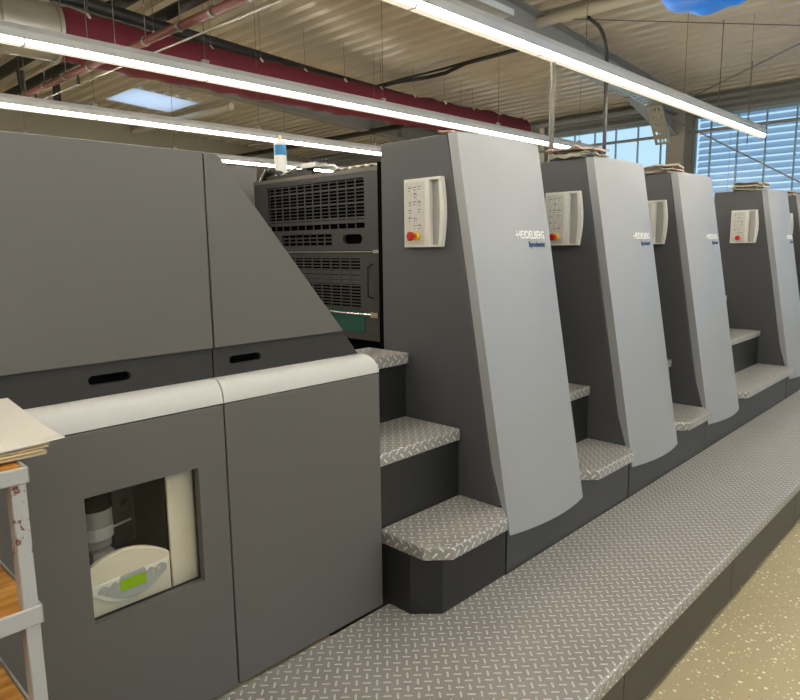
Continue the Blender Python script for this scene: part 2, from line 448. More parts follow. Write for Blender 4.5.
# ------------------------------------------------------------------ roof steel
def girder(yg, label, x0=-5):
    g = thing('roof_girder', label, 'girder', (4, yg, 4.6), 'roof girders')
    H = 0.40
    def bar(name, ya, yb, za, zb, x1=XW-.02):
        m = MB(); m.prism([(x0, zc(x0)+za), (x1, zc(x1)+za), (x1, zc(x1)+zb), (x0, zc(x0)+zb)], 'y', ya, yb); return m.build(name, M['steel'], g, smooth=False)
    bar('top_flange', yg-.14, yg+.14, -.022, -.002)
    bar('web', yg-.01, yg+.01, -H+.02, -.02)
    bar('bottom_flange', yg-.14, yg+.14, -H, -H+.02)
    for x in (2.0, 6.9, 11.6):
        m = MB(); m.prism([(x-.01, zc(x)-H+.02), (x+.01, zc(x)-H+.02), (x+.01, zc(x)-.02), (x-.01, zc(x)-.02)], 'y', yg-.13, yg+.13); m.build('stiffener', M['steel'], g)
    m = MB(); m.prism([(11.4, zc(11.4)-H), (13.08, zc(13.08)-H-.36), (13.08, zc(13.08)-H)], 'y', yg-.012, yg+.012); m.build('haunch', M['steel'], g)
    m = MB(); m.prism([(11.4, zc(11.4)-H-.02), (13.08, zc(13.08)-H-.38), (13.08, zc(13.08)-H-.36), (11.4, zc(11.4)-H)], 'y', yg-.14, yg+.14); m.build('haunch_flange', M['steel'], g)
    return g
girder(5.30, 'light grey steel roof girder running down to the column between the windows')
girder(11.15, 'light grey steel roof girder behind the red air duct')

c = thing('steel_column', 'tall grey steel column between clear window and blinded window', 'column', (13.3, 5.2, 0))
m = MB(); m.box(13.09, 13.11, 5.04, 5.38, 0, zc(13.1)-.02); m.build('flange', M['col'], c)
m = MB(); m.box(13.46, 13.48, 5.04, 5.38, 0, zc(13.5)-.02); m.build('flange', M['col'], c)
m = MB(); m.box(13.11, 13.46, 5.2, 5.22, 0, zc(13.5)-.02); m.build('web', M['col'], c)

tag(MB().tube([(13.3, -4.4, 3.80), (13.3, 5.03, 3.80)], .03, 8).tube([(13.3, 5.39, 3.79), (13.3, 16.7, 3.79)], .03, 8).build('window_rail', M['steel']), 'grey horizontal rail crossing the windows beside the column', 'rail')
tag(MB().tube([(13.075, 5.71, 4.32), (13.075, 2.85, 2.60)], .013, 8).build('brace_rod', M['steel']), 'thin diagonal rod crossing the blinded window below the lamp end', 'rod')
tag(MB().tube([(13.3, 5.02, zc(13.3)-.06), (11.0, 2.3, zc(11.0)-.06)], .014, 8).build('brace_rod', M['steel']), 'thin diagonal rod under the roof deck above the blinded window', 'rod')
tag(MB().tube([(8.4, 5.14, zc(8.4)-.04), (11.2, 2.1, zc(11.2)-.05)], .007, 6).build('brace_wire', M['wire']), 'thin wire stretched under the deck from the girder below the blue bag', 'wire')
tag(MB().tube([(13.2, 5.45, 4.34), (13.2, 8.35, 4.34)], .06, 12).tube([(13.2, 8.35, 4.34), (13.2, 8.42, 4.34)], .075, 12).box(13.19, XW-.001, 5.6, 5.64, 4.33, 4.35).box(13.19, XW-.001, 8.2, 8.24, 4.33, 4.35).build('roller_tube', M['steel']), 'pale roller tube high above the clear window', 'tube')
tag(MB().tube([(13.35, 8.32, 0.0), (13.35, 8.32, 4.3)], .06, 10).build('downpipe', M['pipewhite']), 'white vertical downpipe at the left end of the clear window', 'pipe')

tag(MB().tube([(8.33, 5.29, 4.74), (8.33, -4.4, 4.74)], .07, 14).build('roof_strut', M['pipewhite']), 'pale round roof strut meeting the girder left of the blue bag', 'strut')
# perforated cable tray under the girder
t = thing('cable_tray', 'perforated metal cable tray bending down under the girder end', 'cable tray', (11.6, 5.0, 3.5))
def tray_piece(p0, p1, y0, y1, name):
    d = (Vector((p1[0], 0, p1[1])) - Vector((p0[0], 0, p0[1]))); Lg = d.length; d.normalize()
    n = max(2, int(Lg/0.14)); mm = MB()
    holes = []
    for k in range(n):
        a = (k+.3)*Lg/n; bb = (k+.7)*Lg/n
        for w in (0.25, 0.5, 0.75):
            yy = y0 + (y1-y0)*w; holes.append([(a, yy-.018), (bb, yy-.018), (bb, yy+.018), (a, yy+.018)])
    mm.holed(rect(0, Lg, y0, y1), holes, 'z', 0, .006)
    mm.box(0, Lg, y0-.004, y0, 0, .05); mm.box(0, Lg, y1, y1+.004, 0, .05)
    nrm = Vector((-d.z, 0, d.x))
    for v in mm.bm.verts:
        cpt = v.co.copy(); v.co = Vector((p0[0], 0, p0[1])) + d*cpt.x + nrm*cpt.z + Vector((0, cpt.y, 0))
    return mm.build(name, M['galv'], t, smooth=False)
tray_piece((9.3, 4.28), (11.55, 4.05), 4.86, 5.12, 'tray')
for xx in (9.5, 10.5, 11.4):
    mm = MB(); mm.box(xx-.02, xx+.02, 4.98, 5.0, 4.28-.1022*(xx-9.3), zc(xx)-.38); mm.box(xx-.02, xx+.02, 4.98, 5.30, zc(xx)-.43, zc(xx)-.40); mm.build('bracket', M['galv'], t)
tray_piece((11.55, 4.05), (12.0, 3.45), 4.86, 5.12, 'tray')

# ------------------------------------------------------------------ lamps
def lamp_row(y, x0, x1, label):
    t = thing('light_strip', label, 'ceiling lamp', ((x0+x1)/2, y, 3.2), 'hanging light strips')
    m = MB(); m.prism([(y-.056, 3.24), (y+.056, 3.24), (y+.054, 3.30), (y+.035, 3.345), (y-.035, 3.345), (y-.054, 3.30)], 'x', x0, x1); m.build('housing', M['lampbody'], t, smooth=False)
    x = x0
    while x < x1-.2:
        e = min(x+1.5, x1)
        m = MB(); m.box(x+.012, e-.012, y-.03, y+.03, 3.2, 3.204); m.build('lens', M['lens'], t)
        for sg in (-1, 1):
            m = MB(); m.prism([(y+sg*.055, 3.2395), (y+sg*.033, 3.204), (y+sg*.020, 3.2045), (y+sg*.040, 3.2395)], 'x', x+.012, e-.012); m.build('tube', M['tube'], t, smooth=False)
        m = MB(); m.prism([(y-.05, 3.24), (y-.032, 3.203), (y+.032, 3.203), (y+.05, 3.24)], 'x', e-.012, e+.012); m.build('joint', M['lampbody'], t)
        x = e
    x = x0+.75
    while x < x1:
        zt = zc(x)
        m = MB(); m.tube([(x, y, 3.345), (x, y, zt)], .0032, 5); m.build('hanger_wire', M['wire'], t)
        m = MB(); m.box(x-.03, x+.03, y-.02, y+.02, 3.345, 3.38); m.build('hanger_clip', M['galv'], t)
        x += 2.25
    return t
lamp_row(3.03, -4.2, 10.75, 'bright light strip nearest the camera, ending in front of the blinded window')
lamp_row(5.56, -4.2, 10.8, 'bright light strip crossing in front of the red air duct')
lamp_row(8.02, -4.2, 10.8, 'light strip passing below the skylight and behind the spray can top')
lamp_row(10.45, -4.2, 10.8, 'farthest light strip, low behind the spray can base')
lamp_row(0.55, -4.2, 10.75, 'unseen light strip over the aisle beside the platform')  # this row and the next are unseen, added for light behind the camera
lamp_row(-1.95, -4.2, 10.75, 'unseen light strip over the far side of the aisle')

m = MB(); m.box(-2, 4.35, 2.97, 3.07, 3.385, 3.43)
o = m.build('cable_channel', M['lampbody']); tag(o, 'short pale cable channel lying above the nearest light strip', 'cable channel')

# ------------------------------------------------------------------ duct and pipes
dt = thing('air_duct', 'dark red fabric air duct hanging along the roof with grey metal inlet', 'air duct', (7.5, 8.15, 4.1))
DY, DZ = 8.15, 4.1
m = MB()
pts = []; rr = []
n = 60
for i in range(n+1):
    x = 2.97 + (12.25-2.97)*i/n
    w = 0.018*math.sin(i*1.7) + 0.012*math.sin(i*0.63)
    pts.append((x, DY + .35*math.sin(math.pi*i/n)*0.5, DZ + w*0.6)); rr.append(0.285 - 0.03*i/n + 0.008*math.sin(i*2.3))
m.tube(pts, rr, 24); m.build('fabric_sleeve', M['duct'], dt)
m = MB(); m.tube([(2.42, DY, DZ), (2.96, DY, DZ)], .30, 28); m.build('metal_inlet', M['galv'], dt)
for x in (2.40, 2.96):
    m = MB(); m.tube([(x-.02, DY, DZ), (x+.02, DY, DZ)], .325, 28); m.build('flange_ring', M['galv'], dt)
m = MB(); m.tube([(2.40, DY, DZ), (2.0, DY, DZ+.03), (1.75, DY, DZ+.2), (1.62, DY, DZ+.5), (1.6, DY, zc(1.6))], .29, 24); m.build('elbow', M['galv'], dt)
for k in range(12):
    x = 3.3 + .8*k; yy = DY + .35*math.sin(math.pi*(x-2.97)/9.28)*0.5
    zt = zc(x)
    m = MB(); m.tube([(x, yy-.17, DZ+.22), (x, yy-.15, zt)], .003, 5); h = m.build('hanger', M['wire'], dt)
    m = MB(); m.tube([(x, yy-.205, DZ+.19), (x, yy-.16, DZ+.24)], .018, 8); m.build('clip', M['pipewhite'], h)
tag(MB().tube([(3.0, 8.25, 4.56), (4.117, 8.43, 4.55), (5.36, 8.61, 4.55), (6.95, 8.84, 4.55), (9.5, 9.02, 4.52), (12.9, 9.05, 4.40)], .085, 12).build('black_pipe', M['pipeblack']), 'long black pipe running above and behind the red duct', 'pipe')

rp = thing('sprinkler_pipe', 'rust red sprinkler pipe crossing in front of the red duct', 'pipe', (3.0, 7, 3.6))
m = MB(); m.tube([(2.93, 9.25, 3.6), (3.02, 6.2, 3.6), (3.14, 2.6, 3.6)], .036, 12); m.build('pipe', M['pipered'], rp)
for y in (9.1, 8.5, 7.9, 7.3, 6.7, 6.1, 5.5, 5.0, 4.5):
    x = 3.02 + (6.2-y)*0.032
    m = MB(); m.tube([(x, y-.02, 3.6), (x, y+.02, 3.6)], .045, 12); cl = m.build('clamp', M['wire'], rp)
    m = MB(); m.tube([(x, y, 3.65), (x, y, zc(x))], .005, 5); m.build('hanger_rod', M['wire'], cl)
for y in (8.8, 7.6, 6.4):
    x = 3.02 + (6.2-y)*0.032
    m = MB(); m.tube([(x, y, 3.56), (x, y, 3.47)], [.012, .02], 8); m.build('sprinkler_head', M['darkmetal'], rp)
tag(MB().tube([(3.12, 9.2, 3.57), (3.2, 6.2, 3.57), (3.32, 2.6, 3.57)], .009, 8).build('conduit_pipe', M['galv']), 'thin white conduit beside the rust red sprinkler pipe', 'pipe')

bp = thing('black_pipework', 'black pipework with valves and drop legs near the roof at left', 'pipe', (4.3, 11, 4.6))
m = MB(); m.tube([(3.9, 15.0, 4.78), (4.0, 5.5, 4.78)], .085, 12); m.build('main_pipe', M['pipeblack'], bp)
m = MB(); m.tube([(4.45, 15.0, 4.74), (4.55, 5.5, 4.74)], .075, 12); m.build('main_pipe', M['pipeblack'], bp)
m = MB(); m.tube([(4.48, 12.4, 4.70), (4.48, 12.4, 4.05)], .06, 10); m.build('drop_leg', M['pipeblack'], bp)
m = MB(); m.tube([(4.0, 12.6, 4.70), (4.0, 12.6, 4.2), (3.4, 12.6, 4.2)], .06, 10); m.build('drop_leg', M['pipeblack'], bp)
m = MB(); m.tube([(4.48, 12.4, 4.08), (3.2, 12.4, 4.12)], .055, 10); m.build('cross_pipe', M['pipeblack'], bp)
m = MB(); m.tube([(3.28, 12.4, 4.1), (3.28, 12.4, 4.45), (3.4, 12.4, 4.62), (3.2, 12.4, 4.72), (2.9, 12.4, 4.72)], .05, 10); m.build('bent_pipe', M['pipeblack'], bp)
m = MB(); m.tube([(3.1, 12.3, 4.2), (3.5, 12.5, 4.24)], .14, 12); m.build('valve', M['pipeblack'], bp)

m = MB()
m.tube([(8.86, 9.6, 4.60), (8.95, 8.6, 4.63), (9.05, 8.0, 4.62), (9.0, 7.5, 4.60), (8.9, 7.0, 4.64), (8.88, 6.3, 4.64), (8.88, 5.5, 4.64)], .032, 8)
m.tube([(8.90, 9.6, 4.64), (8.92, 8.4, 4.65), (8.92, 7.5, 4.65), (8.90, 6.8, 4.66), (8.90, 5.5, 4.66)], .02, 8)
tag(m.build('cable_bundle', M['pipeblack']), 'wavy black cable bundle slung under the deck between duct and lamp', 'cable')
m = MB(); m.box(10.56, 10.76, 9.6, 16.6, 4.24, 4.31)
tag(m.build('cable_tray', M['darkmetal']), 'dark cable tray under the roof behind the spray can and the first tower', 'cable tray')
tag(MB().tube([(7.86, 16.8, 4.68), (7.98, 12.5, 4.66)], .075, 12).build('vent_pipe', M['pipewhite']), 'pale pipe on the roof underside just below the skylight', 'pipe')

# black hose hanging from the roof behind the nearest lamp
m = MB()
hp = [(6.40, 3.48, 3.955), (6.53, 3.48, 3.94)] + [(6.53 + .29*math.sin(t), 3.48, 3.65 + .29*math.cos(t)) for t in [math.pi/2*k/6 for k in range(1, 7)]] + [(6.83, 3.48, 3.2), (6.835, 3.48, 2.7), (6.838, 3.48, 2.075)]
m.tube(hp, .020, 10)
tag(m.build('black_hose', M['pipeblack']), 'black hose curving down from the roof behind the second tower', 'hose')
# pole up to the lamp
m = MB(); m.tube([(5.06, 3.06, 2.03), (5.06, 3.06, 3.2)], .022, 12)
tag(m.build('steel_pole', M['wire']), 'shiny vertical steel pole reaching up to the nearest light strip', 'pole')

# blue plastic bag hanging under the roof
m = MB()
def bagf(u, v):
    a = 2*math.pi*u; t = math.pi*v
    r = 0.42*max(0, math.sin(t))**0.5
    zz = -0.36*math.cos(t) if v > .5 else -0.28*math.cos(t)
    p = Vector((r*math.cos(a)*0.9, r*math.sin(a)*1.1, zz))
    p += 0.05*noise.noise_vector(p*5.0)
    return Vector((5.76, 2.04, 3.85)) + p
m.grid(40, 24, bagf)
bmesh.ops.remove_doubles(m.bm, verts=m.bm.verts, dist=1e-4)
bg = thing('plastic_bag', 'bright blue crumpled plastic bag hanging under the roof', 'bag', (5.78, 2.02, 3.5))
m.build('bag', M['blue'], bg, ang=60)
m = MB(); m.tube([(5.76, 2.04, 4.09), (5.76, 2.04, zc(5.76))], .006, 6); m.build('cord', M['wire'], bg)
# free wires hanging from the roof
for (x, y, z0, lab) in ((10.0, 3.4, 3.35, 'thin wire hanging from the deck right of the blue bag'), (12.0, 3.6, 3.3, 'thin wire hanging in front of the blinded window')):
    tag(MB().tube([(x, y, z0), (x, y, zc(x))], .007, 6).build('hanging_wire', M['wire']), lab, 'wire')

# ------------------------------------------------------------------ platform
PF = 0.871
pl = thing('platform', 'long walkway platform of aluminium tread plate along the press', 'platform', (5, 1.2, 0))
XR = 9.6
m = MB(); m.prism([(0.62, PF+.012), (XR, PF+.012), (XR, 1.513), (2.212, 1.513), (2.212, 1.722), (0.62, 1.722)], 'z', .255, .30)
m.build('tread_plate', M['diamond'], pl, uv=True, smooth=False)
m = MB()
def nose(u, v):
    a = v*3.0
    if a < 1: return (0.62+(XR-.62)*u, PF+.014, 0.252 + 0.0*a) if False else (0.62+(XR-.62)*u, PF, .255 + .033*a)
    if a < 2:
        t = (a-1)*math.pi/2; return (0.62+(XR-.62)*u, PF+.014-.014*math.cos(t), .288 + .014*math.sin(t))
    return (0.62+(XR-.62)*u, PF+.014+.012*(a-2), .302)
m.grid(40, 18, nose); m.build('nosing', M['diamond'], pl, uv=True, ang=60)
xs = [0.62, 2.033, 3.176, 4.31, 5.45, 6.59, 7.73, XR]
for a, c_ in zip(xs, xs[1:]):
    m = MB(); m.box(a+.002, c_-.002, .891, .91, .03, .256); m.build('skirt_panel', M['skirt'], pl)
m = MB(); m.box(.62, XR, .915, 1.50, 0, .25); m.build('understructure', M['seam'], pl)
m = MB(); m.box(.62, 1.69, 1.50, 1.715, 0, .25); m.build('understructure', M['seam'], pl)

# ------------------------------------------------------------------ feeder cabinet
YL, YU = 1.7275, 1.765
fd = thing('feeder_cabinet', 'big dark grey press cabinet with white band and small window at left', 'machine cabinet', (0.6, 2.0, 0))
XL = -0.7
hole = [(.603, .705), (.929, .705), (.929, 1.061), (.603, 1.061)]
m = MB(); m.holed([(XL, .02), (.60, .02), (.60, .302), (1.0225, .302), (1.0225, 1.237), (XL, 1.237)], [hole], 'y', YL, YL+.028)
d1 = m.build('lower_door', M['cab'], fd, bevel=.0025, smooth=False)
m = MB(); m.box(1.0275, 1.682, YL, YL+.03, .306, 1.237); m.build('lower_door', M['cab'], fd, bevel=.003)
m = MB(); m.box(XL, 1.0228, YU, YU+.03, 1.405, 1.978); m.build('upper_panel', M['cab'], fd, bevel=.003)
m = MB(); m.prism([(1.0272, 1.405), (1.546, 1.405), (1.094, 1.952), (1.082, 1.966), (1.064, 1.977), (1.0272, 1.978)], 'y', YU, YU+.03); m.build('upper_panel', M['cab'], fd, bevel=.003)
# dark recess band with grip slots
for (x0, x1t, x1b, gx) in ((XL, 1.0228, 1.0228, .7135), (1.0272, 1.550, 1.622, 1.14)):
    m = MB(); m.holed([(x0, 1.313), (x1b, 1.313), (x1t, 1.403), (x0, 1.403)], [stadium(gx, 1.359, .115, .026)], 'y', YU+.012, YU+.03)
    rb = m.build('recess_band', M['recess'], fd, smooth=False)
    m = MB(); m.box(gx-.075, gx+.075, YU+.031, YU+.06, 1.335, 1.385); m.build('grip_slot', M['black'], rb)
# white curved band
def band(x0, x1f):
    m = MB()
    def fn(u, v):
        t = v*math.pi/2
        y = YL + (YU+.012-YL)*(1-math.cos(t)); z = 1.241 + (1.313-1.241)*math.sin(t)
        return (x0 + (x1f(v)-x0)*u, y, z)
    m.grid(4, 12, fn, (0, .012, -.004))
    return m.build('white_band', M['band'], fd, ang=50)
band(XL, lambda v: 1.0228)
band(1.0272, lambda v: 1.682 - .055*(v**1.6))
# carcass
m = MB()
m.box(XL, .50, YL+.03, 2.55, .02, 1.236).box(1.02, 1.675, YL+.032, 2.55, .31, 1.236).box(.50, 1.02, 2.16, 2.55, .31, 1.236).box(.50, 1.02, YL+.03, 2.16, .31, .56).box(.50, 1.02, YL+.03, 2.16, 1.12, 1.236)
m.prism([(XL, 1.236), (1.66, 1.236), (1.535, 1.404), (1.05, 1.972), (XL, 1.972)], 'y', YU+.032, 2.5)
m.build('carcass', M['seam'], fd)
m = MB(); m.holed(rect(.585, .947, .687, 1.079), [rect(.605, .927, .707, 1.059)], 'y', YL+.0285, YL+.036); m.build('window_gasket', M['riser'], fd, smooth=False)
m = MB(); m.box(.59, .94, YL+.0365, YL+.0405, .69, 1.075); m.build('window_pane', M['cabglass'], fd)

# devices inside the cabinet window
DYF = 1.778
dv = thing('powder_device', 'cream powder spray unit with green display seen through the cabinet window', 'device', (.74, 1.87, .562))
m = MB()
arc = [(.52, .572), (.848, .572), (.848, .813)]
for k in range(1, 17):
    t = k/17; x = .848 - (.848-.55)*t
    arc.append((x, .813 + .052*math.sin(math.pi*min(1, (t*1.02))**0.9) * (1 if t < .5 else 1)))
arc += [(.52, .80)]
m.prism(arc, 'y', DYF, DYF+.02); m.build('casing', M['cream'], dv, bevel=.004)
def cres(x0, x1, ztl, ztr, dep, n=20, inset=0.0):
    top = [(x0+(x1-x0)*k/n, ztl+(ztr-ztl)*k/n - inset) for k in range(n+1)]
    bot = [(x0+(x1-x0)*k/n, ztl+(ztr-ztl)*k/n - inset - dep*math.sin(math.pi*k/n)**0.8) for k in range(n, -1, -1)]
    return top + bot[1:-1]
m = MB(); m.prism(cres(.603, .844, .786, .798, .075), 'y', DYF-.006, DYF); cr_ = m.build('control_strip', M['creamlite'], dv, smooth=False)
m = MB()
m.prism([(.631, .765)] + [(.631+.2*k/24, .772 + .0005*k + (.009*abs(math.sin(k*math.pi/4)))*(1 if (k < 7 or k > 17) else 0) + (.018 if 8 <= k <= 16 else 0)) for k in range(25)] + [(.831, .768)] + [(.631+.2*k/20, .767 - .047*math.sin(math.pi*k/20)) for k in range(20, -1, -1)][1:-1], 'y', DYF-.0085, DYF-.006)
m.build('key_field', M['greyplastic'], cr_, smooth=False)
m = MB(); m.box(.693, .767, DYF-.011, DYF-.0085, .751, .782); m.build('display', M['lcd'], cr_)
for kx, kz in ((.646, .767), (.663, .761), (.789, .773), (.806, .778)):
    m = MB(); m.tube([(kx, DYF-.010, kz), (kx, DYF-.0085, kz)], .006, 12); m.build('button', M['creamlite'], cr_)
sp = tag(MB().box(.853, .938, DYF+.002, DYF+.014, .572, 1.115).build('side_panel', M['cream'], bevel=.004), 'tall cream upright panel at right behind the cabinet window', 'panel')
jr = thing('powder_jar', 'grey translucent jar hanging upside in the dark part of the cabinet window', 'jar', (.685, 1.90, .86))
m = MB(); m.lathe((.685, 1.90, .875), [(.045, 0), (.049, .005), (.049, .090)], 28); m.build('jar_body', M['jar'], jr)
m = MB(); m.lathe((.685, 1.90, .875), [(.0498, .004), (.0498, .040)], 28); m.build('band', M['jarlabel'], jr)
m = MB(); m.lathe((.685, 1.90, .845), [(.03, 0), (.042, .006), (.042, .024), (.046, .029)], 24); m.build('collar', M['jar'], jr)
m = MB(); m.lathe((.685, 1.90, .966), [(.051, 0), (.051, .05), (.02, .052)], 24); m.build('lid', M['black'], jr)
mc = thing('metering_gear', 'dark metering mechanism with shiny knob beside the powder jar', 'mechanism', (.80, 1.97, .80))
m = MB(); m.box(.76, .83, 1.96, 2.02, .80, 1.0); m.build('block', M['darkmetal'], mc, bevel=.006)
m = MB(); m.box(.70, .76, 1.97, 2.0, .83, .86); m.build('bracket', M['darkmetal'], mc)
m = MB(); m.tube([(.80, 1.93, .93), (.80, 1.96, .93)], .014, 18); m.build('knob', M['darkmetal'], mc)
m = MB(); m.tube([(.70, 1.92, .875), (.80, 1.92, .89)], .004, 8); m.build('rod', M['galv'], mc)
m = MB(); m.box(.66, .72, 1.86, 1.90, .81, .84); m.build('plate', M['jarlabel'], mc)
for k in range(5):
    m = MB(); m.tube([(.75+.022*k, 1.95, .98+.012*(k % 2)), (.75+.022*k, 1.96, .98+.012*(k % 2))], .007, 8); m.build('bolt', M['darkmetal'], mc)

# drive side cover behind
m = MB(); m.box(1.75, 2.46, 3.60, 3.78, 0, 2.205)
tag(m.build('drive_cover', M['cab'], bevel=.006), 'grey machine cover rising behind the sloped cabinet edge, left of the grille', 'machine cover')

# ------------------------------------------------------------------ stairs
def stairs(x0, x1, label, ground=0.0, back=2.30):
    fy = 1.516 if ground else 1.545
    t = thing('step_block', label, 'steps', ((x0+x1)/2, 1.9, ground), 'access steps between the press towers')
    def tread(pts, z):
        m = MB(); m.prism(pts, 'z', z-.052, z); return m.build('tread', M['diamond'], t, bevel=.006, uv=True, smooth=True, segs=3)
    c = .078
    tread([(x0, 1.772), (x0, 1.455+c), (x0+c, 1.455), (x1-c, 1.455), (x1+.001, 1.455+c), (x1+.001, 1.772)], .597)
    tread([(x0, 2.098), (x0, 1.762), (x1-.003, 1.762), (x1-.003, 2.098)], .905)
    tread([(x0, back), (x0, 2.07), (x1-.003, 2.07), (x1-.003, back)], 1.213)
    m = MB(); m.prism([(x0+.004, 1.78), (x0+.004, fy+.09), (x0+.09, fy), (x1-.004, fy), (x1-.004, 1.78)], 'z', .30 if ground else .30, .546)
    m.build('riser', M['riser'], t, bevel=.003)
    m = MB(); m.box(x0+.004, x1-.004, 1.774, 2.10, ground or .0 if False else .30, .854); m.build('riser', M['riser'], t)
    m = MB(); m.box(x0+.004, x1-.004, 2.094, back-.005, .30, 1.162); m.build('riser', M['riser'], t)
    if not ground:
        m = MB(); m.box(x0+.004, x1-.004, 1.56, back-.005, 0, .298); m.build('plinth', M['riser'], t)
    else:
        m = MB(); m.box(x0+.004, x1-.004, 1.73, back-.005, 0, .298); m.build('plinth', M['riser'], t)
    return t
stairs(1.706, 2.215, 'three tread plate steps between the left cabinet and the first tower', ground=.30, back=2.34)
stairs(2.850, 3.398, 'narrow tread plate steps between first and second silver towers')
stairs(4.034, 4.572, 'narrow tread plate steps between second and third silver towers')
stairs(5.205, 6.622, 'wide tread plate steps left of the tower with a fully visible far control panel')
stairs(7.262, 7.802, 'tread plate steps at the far right between the last two towers')

# ------------------------------------------------------------------ printing units
def yfront(z): return 1.793 - 0.174*(2.165 - z)
def yline(z): return yfront(z) + 0.047*max(0.12, min(1.0, (z-.44)/.30))
X0, WX = 2.219, 0.605
def bulge(s): return 0.036*4*s*(1-s) + 0.014*s
def ysurf(x, z): return yfront(z) - bulge(max(0, min(1, (x-X0)/WX)))

def make_unit(label, x0=X0):
    t = thing('printing_unit', label, 'printing tower', (X0+.3, 2.0, 0), 'printing press towers')
    m = MB(); m.prism([(2.243, 0), (2.243, 2.172), (yline(2.172)+.004, 2.172), (yline(.74)+.004, .74), (yline(.60)+.004, .60), (1.63, .55), (1.63, 0)], 'x', X0, X0+WX-.012)
    m.build('side_cover', M['unit'], t, bevel=.004)
    # curved silver front
    m = MB()
    ns, nz = 18, 12
    ZB, ZTt = .481, 2.174
    zs = [ZB + (ZTt-ZB)*k/nz for k in range(nz+1)]; xs_ = [X0 + .002 + (WX-.002)*i/ns for i in range(ns+1)]
    V = [[m.bm.verts.new((x, ysurf(x, zz), zz)) for zz in zs] for x in xs_]
    Bk = [[m.bm.verts.new((x, max(yline(zz) - .03*i/ns, ysurf(x, zz)+.006), zz)) for zz in zs] for i, x in enumerate(xs_)]
    for i in range(ns):
        for j in range(nz):
            m._face([V[i][j], V[i+1][j], V[i+1][j+1], V[i][j+1]]); m._face([Bk[i][j], Bk[i][j+1], Bk[i+1][j+1], Bk[i+1][j]])
        m._face([V[i][0], Bk[i][0], Bk[i+1][0], V[i+1][0]]); m._face([V[i][nz], V[i+1][nz], Bk[i+1][nz], Bk[i][nz]])
    for j in range(nz):
        m._face([V[0][j], V[0][j+1], Bk[0][j+1], Bk[0][j]]); m._face([V[-1][j], Bk[-1][j], Bk[-1][j+1], V[-1][j+1]])
    m.build('front_panel', M['silver'], t, ang=40)
    # top face of the cover between back of panel and body
    m = MB(); m.prism([(X0+.01, yline(2.165)+.01)] + [(X0+.01+(WX-.02)*k/12, yline(2.165)-.025) for k in range(1, 13)] + [(X0+WX-.012, yline(2.165)+.01)], 'z', 2.13, 2.168)
    m.build('top_cap', M['silver'], t)
    # lettering
    def lettering(name, body, x_l, x_r, zb, h, mat, bold, slope):
        me = text_mesh(body, bold)
        xs = [v.co.x for v in me.vertices]; ys = [v.co.y for v in me.vertices]
        a0, a1, b0, b1 = min(xs), max(xs), min(ys), max(ys)
        mm = MB(); mm.bm.from_mesh(me); bpy.data.meshes.remove(me)
        for v in mm.bm.verts:
            x = x_l + (v.co.x-a0)/(a1-a0)*(x_r-x_l); z = zb + (v.co.y-b0)/(b1-b0)*h + slope*(x-x_l)
            v.co = Vector((x, ysurf(x, z) - .0016 - .0022*(v.co.z+.04)/.08, z))
        return mm.build(name, mat, t, smooth=False)
    lg = lettering('logo', 'HEIDELBERG', 2.500, 2.746, 1.731, .036, M['logo'], .022, 0)
    m = MB()
    m.box(2.486, 2.506, ysurf(2.49, 1.75)-.0036, ysurf(2.49, 1.75)+.001, 1.7445, 1.7525)
    m.build('logo_bar', M['logo'], lg)
    lettering('model_script', 'Speedmaster', 2.588, 2.746, 1.687, .032, M['navy'], .025, 0)
    # base panel below, continues under the next steps
    m = MB(); m.box(X0+.012, X0+1.181, 1.521, 1.535, .02, .545); m.box(X0+.012, X0+WX-.02, 1.521, 1.60, .542, .546)
    m.build('base_panel', M['base'], t)
    # control panel on the side cover
    cx = X0
    pan = MB(); ya, yb = 2.073, 1.846; za, zb_ = 1.699, 1.997
    def yz(fy, fz): return (ya + (yb-ya)*fy, zb_ + (za-zb_)*fz)
    # rounded outer outline with bowed right edge
    outl = [yz(0, 0), yz(0, 1), yz(.95, 1)] + [yz(.95 + .07*math.sin(math.pi*k/10), 1-k/10) for k in range(1, 10)] + [yz(.95, 0)]
    hl = [yz(.66, .04), yz(.66, .97), yz(.88, .97)] + [yz(.88 + .04*math.sin(math.pi*k/6), .97-.93*k/6) for k in range(1, 6)] + [yz(.88, .04)]
    pan.holed(outl, [hl], 'x', cx-.026, cx-.0005)
    cp = pan.build('control_panel', M['panelwhite'], t, bevel=.002, smooth=False)
    g = MB()
    def trough(u, v):
        fy = .66 + .26*u; y, z_ = yz(fy, .04+.93*v); return (cx-.002-.018*(1-math.sin(math.pi*min(1, u*.5+.05))) if False else cx-.001-.017*u**2, y, z_)
    g.grid(10, 2, trough, (.004, 0, 0)); g.build('grip_recess', M['panelgrey'], cp)
    y0k, z0k = yz(.03, .05); y1k, z1k = yz(.54, .96)
    k = MB(); k.box(cx-.0275, cx-.0262, y1k, y0k, z1k, z0k); k.build('key_plate', M['key'], cp)
    rows = [(.16, .16), (.29, .15), (.41, .14), (.30, .255), (.16, .37), (.29, .36), (.41, .37), (.16, .48), (.41, .47), (.16, .60), (.30, .60), (.30, .71), (.41, .71)]
    for fy, fz in rows:
        yc, z_ = yz(fy, fz)
        k = MB(); k.box(cx-.0305, cx-.0275, yc-.008, yc+.008, z_-.012, z_+.003); bt = k.build('button', M['panelwhite'], cp, bevel=.001)
    k = MB()
    for i, (fy, fz) in enumerate(rows):
        yc, z_ = yz(fy, fz)
        k.box(cx-.0285, cx-.0274, yc-.011, yc+.010, z_+.006, z_+.0085)
        k.box(cx-.0312, cx-.0304, yc-.003, yc+.003, z_-.008, z_-.001)
        if i % 3 == 0: k.box(cx-.0285, cx-.0274, yc-.004, yc+.003, z_+.011, z_+.014)
    k.build('key_symbols', M['mark'], cp, smooth=False)
    yc, z_ = yz(.34, .84)
